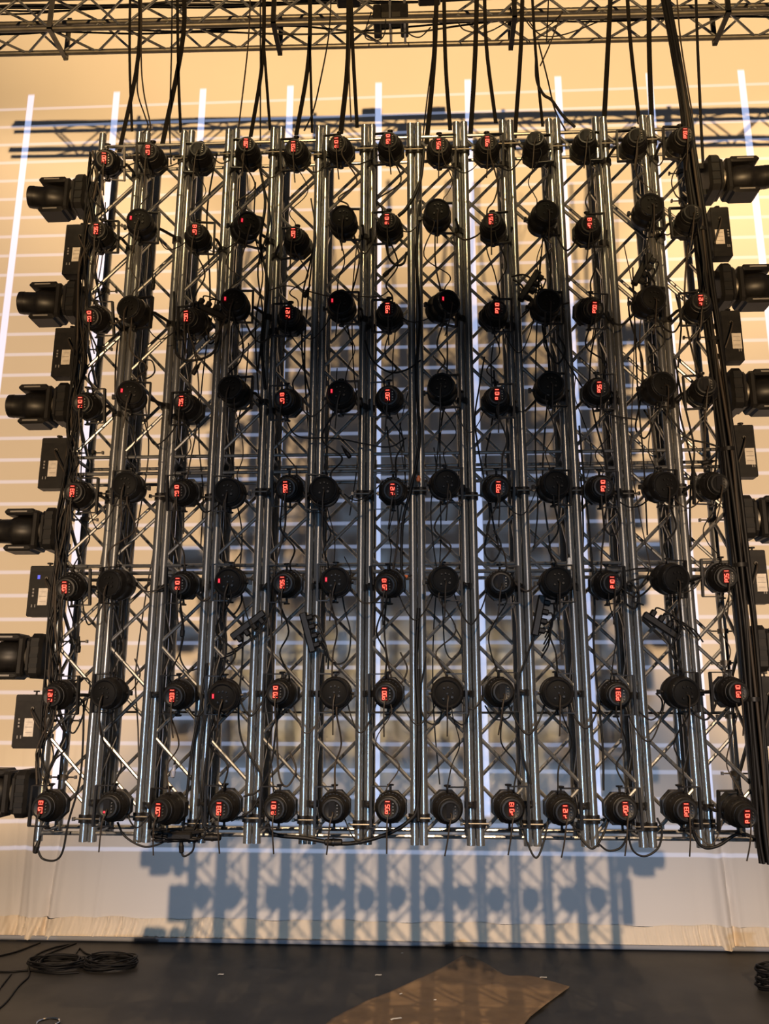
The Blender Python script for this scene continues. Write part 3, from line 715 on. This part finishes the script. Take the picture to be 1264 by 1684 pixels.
SPEC = [
 ([(62, 1398), (70, 1412), (90, 1415), (103, 1400), (113, 1350), (130, 1290), (136, 1230), (138, 1150)], .006, 'black cable looping below the bottom left corner of the wall'),
 ([(193, 1352), (205, 1375), (235, 1392), (262, 1388), (280, 1376)], .006, 'thin cable drooping under the second and third lights of the bottom row'),
 ([(297, 1395), (302, 1408), (316, 1400), (320, 1384)], .006, 'short cable loop with a black plug hanging under the fourth column'),
 ([(440, 1355), (450, 1372), (500, 1378), (555, 1387), (595, 1384), (640, 1370), (672, 1350), (686, 1325), (690, 1240), (688, 1100)], .012, 'thick black cable sagging under the middle of the bottom row'),
 ([(984, 1388), (1000, 1399), (1020, 1394), (1031, 1375), (1034, 1355)], .006, 'cable loop hanging below the eleventh column at the bottom'),
 ([(1031, 1366), (1040, 1398), (1060, 1408), (1082, 1394), (1088, 1366), (1080, 1345)], .006, 'round cable loop hanging below the twelfth column at the bottom'),
 ([(1137, 1350), (1143, 1378), (1158, 1394), (1182, 1390), (1212, 1372), (1246, 1378)], .009, 'thick cable loop hanging below the bottom right corner of the wall'),
 ([(952, 700), (960, 790), (968, 866), (977, 986), (976, 1066), (990, 1218), (992, 1300)], .0065, 'long cable wandering down the gap beside the eleventh column'),
 ([(1040, 440), (1048, 640), (1058, 760), (1064, 880)], .005, 'thin straight cable beside the twelfth column at mid height'),
 ([(905, 250), (884, 500), (880, 720), (884, 830), (878, 900)], .005, 'long thin cable falling beside the tenth column'),
 ([(600, 560), (612, 592), (640, 612), (668, 608), (692, 592)], .006, 'black cable sagging above the middle light of the fourth row'),
 ([(697, 245), (690, 300), (670, 340), (655, 355)], .012, 'thick black cable curving off the top of the eighth column'),
 ([(690, 330), (684, 420), (690, 520), (684, 620), (690, 720), (676, 800), (662, 860), (660, 930), (662, 948)], .010, 'thick black cable down the eighth column to an orange connector'),
 ([(688, 1000), (684, 1090), (688, 1180), (686, 1290), (688, 1350)], .012, 'heavy black cable strapped along the lower eighth column'),
 ([(424, 260), (436, 330), (428, 400), (440, 470), (430, 560), (436, 640)], .010, 'black cable clump running down the fifth column from the top'),
 ([(432, 300), (444, 360), (424, 440), (432, 520), (424, 610)], .006, 'thin cable winding beside the clump on the fifth column'),
 ([(420, 300), (418, 380), (432, 450), (420, 540), (428, 700)], .005, 'thin cable left of the clump on the fifth column'),
 ([(286, 480), (287, 560), (293, 586), (316, 593), (350, 580), (362, 540), (358, 500)], .008, 'thick cable loop below the third light of the third row'),
 ([(232, 590), (227, 606), (240, 622), (254, 612), (250, 594), (238, 592)], .005, 'small ring of cable in the second column above the fourth row'),
 ([(340, 1090), (330, 1160), (316, 1230), (308, 1300), (300, 1370)], .008, 'black cable slanting down beside the fourth column to the bottom'),
 ([(352, 1080), (338, 1170), (326, 1260), (330, 1330), (312, 1378)], .006, 'thin cable slanting down beside the fourth column to the bottom'),
 ([(362, 990), (372, 1060), (360, 1140), (342, 1220), (332, 1340), (345, 1372)], .007, 'cable curling behind the fourth light of the seventh row'),
 ([(400, 1010), (398, 1090), (392, 1160), (398, 1220), (430, 1280), (415, 1330), (380, 1350)], .006, 'cable falling from the power strip beside the fifth column'),
 ([(470, 1110), (455, 1190), (445, 1260), (425, 1300), (400, 1310)], .006, 'cable falling from the fifth light of the seventh row'),
 ([(530, 1040), (540, 1080), (556, 1092), (572, 1080), (576, 1040), (566, 1000), (560, 960)], .005, 'cable looping under the sixth light of the sixth row'),
 ([(700, 1080), (690, 1150), (700, 1185), (720, 1190), (726, 1170)], .005, 'thin cable looping down beside the eighth light of the seventh row'),
 ([(742, 1180), (760, 1192), (770, 1175), (768, 1140), (764, 1120)], .005, 'thin cable looping under the eighth light of the seventh row'),
 ([(797, 1160), (812, 1182), (836, 1180), (842, 1160)], .005, 'thin cable loop under the ninth light of the seventh row'),
 ([(895, 985), (880, 1040), (862, 1090), (846, 1140), (850, 1200), (872, 1290)], .006, 'cable trailing down from the power strip on the tenth column'),
 ([(1050, 1170), (1070, 1184), (1086, 1170), (1088, 1152), (1078, 1140)], .005, 'cable loop left of the twelfth light of the seventh row'),
 ([(1088, 1040), (1110, 1075), (1120, 1100), (1126, 1140)], .006, 'cable dropping from the power strip to the twelfth light of the seventh row'),
 ([(998, 640), (1012, 652), (1010, 672), (996, 676), (990, 660), (1000, 648)], .007, 'coil of cable at the right of the eleventh light of the fourth row'),
 ([(1090, 670), (1105, 690), (1130, 720), (1160, 728), (1182, 735)], .006, 'cable stretching from the twelfth column to the right loom'),
 ([(840, 455), (862, 452), (880, 465), (890, 480)], .006, 'cable arching to the power strip on the tenth column near the third row'),
 ([(843, 460), (858, 470), (866, 490), (880, 498), (900, 490), (920, 500), (936, 498)], .006, 'cable under the power strip on the tenth column near the third row'),
 ([(634, 400), (640, 425), (652, 436), (664, 432), (668, 415)], .008, 'black loop of cable under the middle light of the second row'),
 ([(436, 480), (470, 470), (503, 478), (545, 488), (570, 486), (620, 488), (640, 478)], .004, 'pale thin cable stretched across the fifth and sixth columns above the third row'),
 ([(910, 560), (935, 600), (960, 640), (1000, 680), (1048, 690)], .005, 'cable slanting across the eleventh column at the fourth row'),
 ([(470, 690), (482, 712), (500, 720), (530, 720), (560, 722), (600, 730), (640, 735), (668, 720)], .005, 'cable sagging from the fifth column above the fifth row'),
 ([(1035, 955), (1050, 975), (1045, 1000), (1028, 990), (1030, 960), (1055, 950)], .006, 'tangle of cable right of the eleventh light of the sixth row'),
 ([(1024, 940), (1048, 935), (1066, 936), (1062, 950), (1040, 985), (1058, 995)], .005, 'second tangle of cable right of the eleventh light of the sixth row'),
 ([(122, 1120), (140, 1115), (148, 1130), (135, 1180), (122, 1205), (115, 1195), (135, 1150)], .005, 'loops of cable right of the leftmost light of the seventh row'),
 ([(127, 985), (128, 1020), (129, 1054)], .005, 'cable ending in a plug below the leftmost light of the sixth row'),
 ([(247, 405), (250, 430), (251, 460)], .005, 'cable ending in a plug in the second column above the third row'),
 ([(300, 975), (296, 1000), (300, 1026)], .005, 'cable ending in a plug below the third light of the sixth row'),
 ([(300, 1046), (296, 1080), (308, 1102), (324, 1100)], .005, 'cable leading on from the plug below the third light of the sixth row'),
]
for pts, r_, lab in SPEC: cable('loose_cable', pxs(pts, YC), r_, RUBBER if 'pale' not in lab else BROWNC, lab, group='loose cables on the wall')


def plug(px, py, ang, m_, label, ln=.075):
    p = at(px, py, YC); t = thing('cable_plug', p, label, 'plug', 'plugs hanging on the wall'); t.rotation_euler = (0, ang, 0)
    b_ = MB(); b_.lathe([(-ln/2, .010), (-ln/2+.005, .014), (.0, .015), (.004, .012), (ln/2-.01, .011), (ln/2, .006)], 12, 'Z'); b_.build('shell', m_, t)
    b_ = MB(); b_.lathe([(ln/2-.002, .007), (ln/2+.022, .005)], 10, 'Z'); b_.build('strain_relief', RUBBER, t)


for (px, py, ang, m_, lab) in ((61, 1392, .25, RUBBER, 'black plug hanging below the bottom left corner'), (129, 1063, 0, RUBBER, 'black plug hanging below the leftmost light of the sixth row'),
                               (300, 1037, 0, RUBBER, 'black plug hanging below the third light of the sixth row'), (298, 1391, -.1, RUBBER, 'black plug hanging under the fourth column at the bottom'),
                               (285, 1268, .1, BLUEGREY, 'pale grey connector hanging above the third light of the bottom row'), (322, 608, .5, RUBBER, 'black plug hanging in the third column above the fourth row'),
                               (661, 950, 1.3, ORANGE, 'orange connector on the middle light of the sixth row'), (252, 468, .1, RUBBER, 'black plug in the second column above the third row'),
                               (637, 448, .8, RUBBER, 'black plug below the middle light of the second row'), (570, 745, -.6, RUBBER, 'black plug in the sixth column above the fifth row'),
                               (504, 481, .4, BLACK, 'short metal shackle hanging in the fifth column above the third row'), (1163, 760, 1.4, RUBBER, 'black plug lying above the rightmost light of the fifth row'),
                               (688, 787, 0, ORANGE, 'small orange connector on the eighth column beside the fifth row'), (936, 927, 0, TAPE, 'pale connector on the tenth column above the sixth row')):
    plug(px, py, ang, m_, lab, .075 if 'small' not in lab else .04)


def power_strip(px, py, ang, label):
    p = at(px, py, YC-.01); t = thing('power_strip', p, label, 'power strip', 'power strips on the wall'); t.rotation_euler = (0, ang, 0)
    b_ = MB(); b_.bbox((0, 0, 0), (.045, .04, .24), .008, 2); b_.build('housing', BLACK, t)
    for k in range(4):
        b_ = MB(); b_.bbox((.034, -.012, -.085+.055*k), (.04, .034, .034), .008, 0); q = b_.build('plug', RUBBER, t)
        b_ = MB(); b_.tube(smooth([(.052, -.012, -.085+.055*k), (.075, -.02, -.09+.055*k), (.085, -.02, -.16+.05*k), (.06, 0, -.24+.04*k)]), .005, 6); b_.build('lead', RUBBER, q)


for q in ((870, 470, .55, 'black power strip full of plugs, above the tenth light of the third row'), (885, 1012, .22, 'black power strip tied to the tenth column below the sixth row'),
          (1087, 1030, -.95, 'tilted power strip full of plugs below the twelfth light of the sixth row'), (506, 1040, -.28, 'black power strip leaning beside the fifth column below the sixth row'),
          (408, 1028, .9, 'black power strip buried in plugs beside the fourth column below the sixth row'), (1055, 443, .5, 'black power strip with cables above the twelfth light of the third row'),
          (345, 512, -1.1, 'black power strip beside the third light of the third row')):
    power_strip(*q)
# knot of cables and connectors at the bottom of the fourth column
kb = thing('cable_knot', at(292, 1374, YC), 'messy black knot of cables under the third and fourth lights of the bottom row', 'cables')
for k in range(9):
    pts = [Vector((rnd.uniform(-.16, .16), rnd.uniform(-.04, .03), rnd.uniform(-.035, .035))) for _ in range(6)]
    b = MB(); b.tube(smooth(pts), .0065, 6); b.build('strand', RUBBER, kb, 80)
b = MB(); b.bbox((.02, -.02, 0), (.14, .05, .045), .012, 0); b.build('splitter', RUBBER, kb)
# wrapped connectors strung along the right part of the bottom edge
for k, (px, py) in enumerate(((349, 1377), (548, 1385))):
    p = at(px, py, YC-.01); t = thing('inline_connector', p, 'black inline connector on the cable along the bottom edge, %s one' % ('left', 'right')[k], 'connector', 'inline connectors on the bottom edge')
    b = MB(); b.lathe([(-.05, .012), (-.045, .018), (0, .02), (.045, .018), (.05, .012)], 12, 'X'); b.build('shell', RUBBER, t)
    b = MB(); b.lathe([(-.006, .022), (.006, .022)], 12, 'X'); b.build('locking_ring', PLASTIC, t)

# small T-bolts on the back chords at both ends
k = 0
for side, lst in ((-1, ((158, 372), (152, 480), (146, 575), (137, 745), (133, 855), (123, 1055), (103, 1185), (95, 1278))), (1, ((1118, 285), (1130, 330), (1145, 555), (1190, 855), (1195, 1038), (1196, 1090), (1200, 1178), (1210, 1272)))):
    for j, (px, py) in enumerate(lst):
        x = xl[0] if side < 0 else xr[12]; z = at(px, py, YB).z
        t = thing('tee_bolt', (x, YB, z), 'small steel bolt clamp on the back tube at the %s edge, %s from the top' % ('left' if side < 0 else 'right', ORD[j]), 'clamp', 'bolt clamps on the outer back tubes')
        b = MB(); b.lathe([(-.014, .027), (-.014, .033), (.014, .033), (.014, .027)], 12, 'Z', capstart=False, capend=False); b.build('collar', STEEL, t)
        b = MB(); b.cyl((-.075, 0, 0), (.075, 0, 0), .005, 8); b.box((.08, 0, 0), (.012, .02, .02)); b.box((-.08, 0, 0), (.012, .02, .02)); b.build('bolt', STEEL, t)

# ------------------------------------------------------------------ things on the floor
def lay(lst, z=.008): return [at_floor(x, y, z) for (x, y) in lst]


def coil(px, py, rx, ry, label):
    c = at_floor(px, py, .0); pts = []; rr = random.Random(px)
    for k in range(230):
        a = 2*math.pi*k/22; s_ = .84+.16*math.sin(k*.231+px)+.06*math.sin(k*.91)
        pts.append(c+Vector((rx*s_*math.cos(a), ry*s_*math.sin(a)*(1+.1*math.sin(k*.2)), 0.012+.0045*(k/22)+.008*math.sin(a*2+k*.1)+.008)))
    cable('cable_coil', pts, .008, RUBBER, label, 'cable coil')


coil(97, 1590, .29, .19, 'left coil of black cable on the stage floor in front of the backdrop')
coil(181, 1589, .27, .21, 'right coil of black cable on the stage floor in front of the backdrop')
for lst, lab in (([(0, 1572), (30, 1564), (66, 1550)], 'short cable on the floor at the far left, running to the backdrop'),
                 ([(-20, 1672), (8, 1650), (30, 1622), (47, 1605), (48, 1585), (60, 1570), (90, 1558), (122, 1552)], 'long cable on the floor curving from bottom left past the coils'),
                 ([(-10, 1598), (20, 1598), (47, 1596), (90, 1601), (130, 1599)], 'straight cable on the floor leading to the left coil'),
                 ([(122, 1572), (131, 1560), (142, 1568), (165, 1574), (190, 1574)], 'cable on the floor rising to the right coil'),
                 ([(60, 1578), (85, 1566), (125, 1551)], 'thin second cable on the floor behind the left coil'),
                 ([(-10, 1640), (2, 1622), (18, 1602)], 'short bend of cable on the floor at the left edge')):
    cable('floor_cable', lay(lst), .009, RUBBER, lab)

# brown sheet with a lifted corner
out = [(520, 1700), (545, 1676), (605, 1645), (640, 1632), (690, 1609), (730, 1590), (762, 1571)]
right = [(850, 1700), (872, 1672), (900, 1650), (918, 1637), (930, 1628), (935, 1625), (936, 1623)]
b = MB(); nu, nv = 40, 36; vs = []


def lerp_poly(pl, t):
    t *= len(pl)-1; i = min(int(t), len(pl)-2); f_ = t-i
    return (pl[i][0]*(1-f_)+pl[i+1][0]*f_, pl[i][1]*(1-f_)+pl[i+1][1]*f_)


for j in range(nv+1):
    t = j/nv; a, c = lerp_poly(out, t), lerp_poly(right, t)
    for i in range(nu+1):
        s_ = i/nu; px = a[0]*(1-s_)+c[0]*s_; py = a[1]*(1-s_)+c[1]*s_
        dip = 12*math.exp(-((s_-.40)/.16)**2)*t**4
        ridge = math.exp(-(s_/.085)**2); z = .006+.05*ridge*max(0, t-.15)**1.2+.035*math.exp(-(s_/.14)**2)*t**6
        z += .012*math.exp(-((t-.62-.03*math.sin(s_*4))/.05)**2)+.008*math.exp(-((t-.3)/.04)**2)+.003*math.sin(s_*19+t*7)+.004
        vs.append(at_floor(px, py+dip, z))
fs = [(j*(nu+1)+i, j*(nu+1)+i+1, (j+1)*(nu+1)+i+1, (j+1)*(nu+1)+i) for j in range(nv) for i in range(nu)]
b.add(vs, fs); o = b.build('brown_sheet', MAT_CLOTH, sharp=70)
sm = o.modifiers.new('thickness', 'SOLIDIFY'); sm.thickness = .005; sm.offset = 1
tag(o, 'creased brown sheet with a lifted corner lying on the black stage floor', 'sheet')

for k, (px, py, ln, an, lab) in enumerate(((363, 1603, .055, .05, 'scrap of white tape on the dark floor left of the sheet, nearest the right coil'), (622, 1604, .06, .0, 'scrap of white tape on the floor above the left side of the sheet'),
                                      (893, 1608, .065, -.05, 'scrap of white tape on the floor beyond the right corner of the sheet'), (651, 1676, .09, .45, 'long bent scrap of white tape on the front of the brown sheet'),
                                      (659, 1635, .022, .6, 'tiny white speck beside the ridge of the brown sheet'), (661, 1568, .022, 0, 'tiny white speck on the floor just below the backdrop'),
                                      (715, 1645, .022, .3, 'tiny pale speck in the middle of the brown sheet'))):
    z = .004 if 'brown' not in lab else .024
    p = at_floor(px, py, z); b = MB(); t = Matrix.Rotation(an, 3, 'Z')
    pts = [p+t @ Vector((ln*(u-.5), .02*math.sin(u*3)*ln*8*.3, .002+.004*abs(math.sin(u*5)))) for u in (0, .25, .5, .75, 1)]
    b.ribbon(pts, .022 if ln > .03 else .012, .002, side=t @ Vector((0, 1, 0)), nrm=Vector((0, 0, 1)))
    tag(b.build('tape_scrap', TAPE), lab, 'tape', 'white scraps on the floor')

# shiny rim at the bottom left and the dark coil at the right edge
p = at_floor(78, 1694, 0)
t = thing('metal_can', p, 'shiny metal rimmed can on the floor, cut off by the bottom left of the frame', 'can')
b = MB(); b.lathe([(0, .085), (.05, .09)], 24, 'Z'); b.build('body', BLACK, t)
b = MB(); b.lathe([(.05, .082), (.056, .090), (.062, .086), (.056, .078)], 24, 'Z', capstart=False, capend=False); b.build('rim', CHROME, t)
p = at_floor(1272, 1628, 0); rr = random.Random(5)
t = thing('cable_heap', p, 'dark heap of cable on the floor, cut off by the right edge of the frame', 'cables')
for k in range(8):
    pts = [Vector((.13*math.cos(a*.7+k)*(1+.2*rr.uniform(-1, 1)), .10*math.sin(a*.7+k)*(1+.2*rr.uniform(-1, 1)), .02+.025*k+.012*rr.uniform(-1, 1))) for a in range(10)]
    b = MB(); b.tube(smooth(pts, 4), .011, 6); b.build('loop', RUBBER, t, 80)
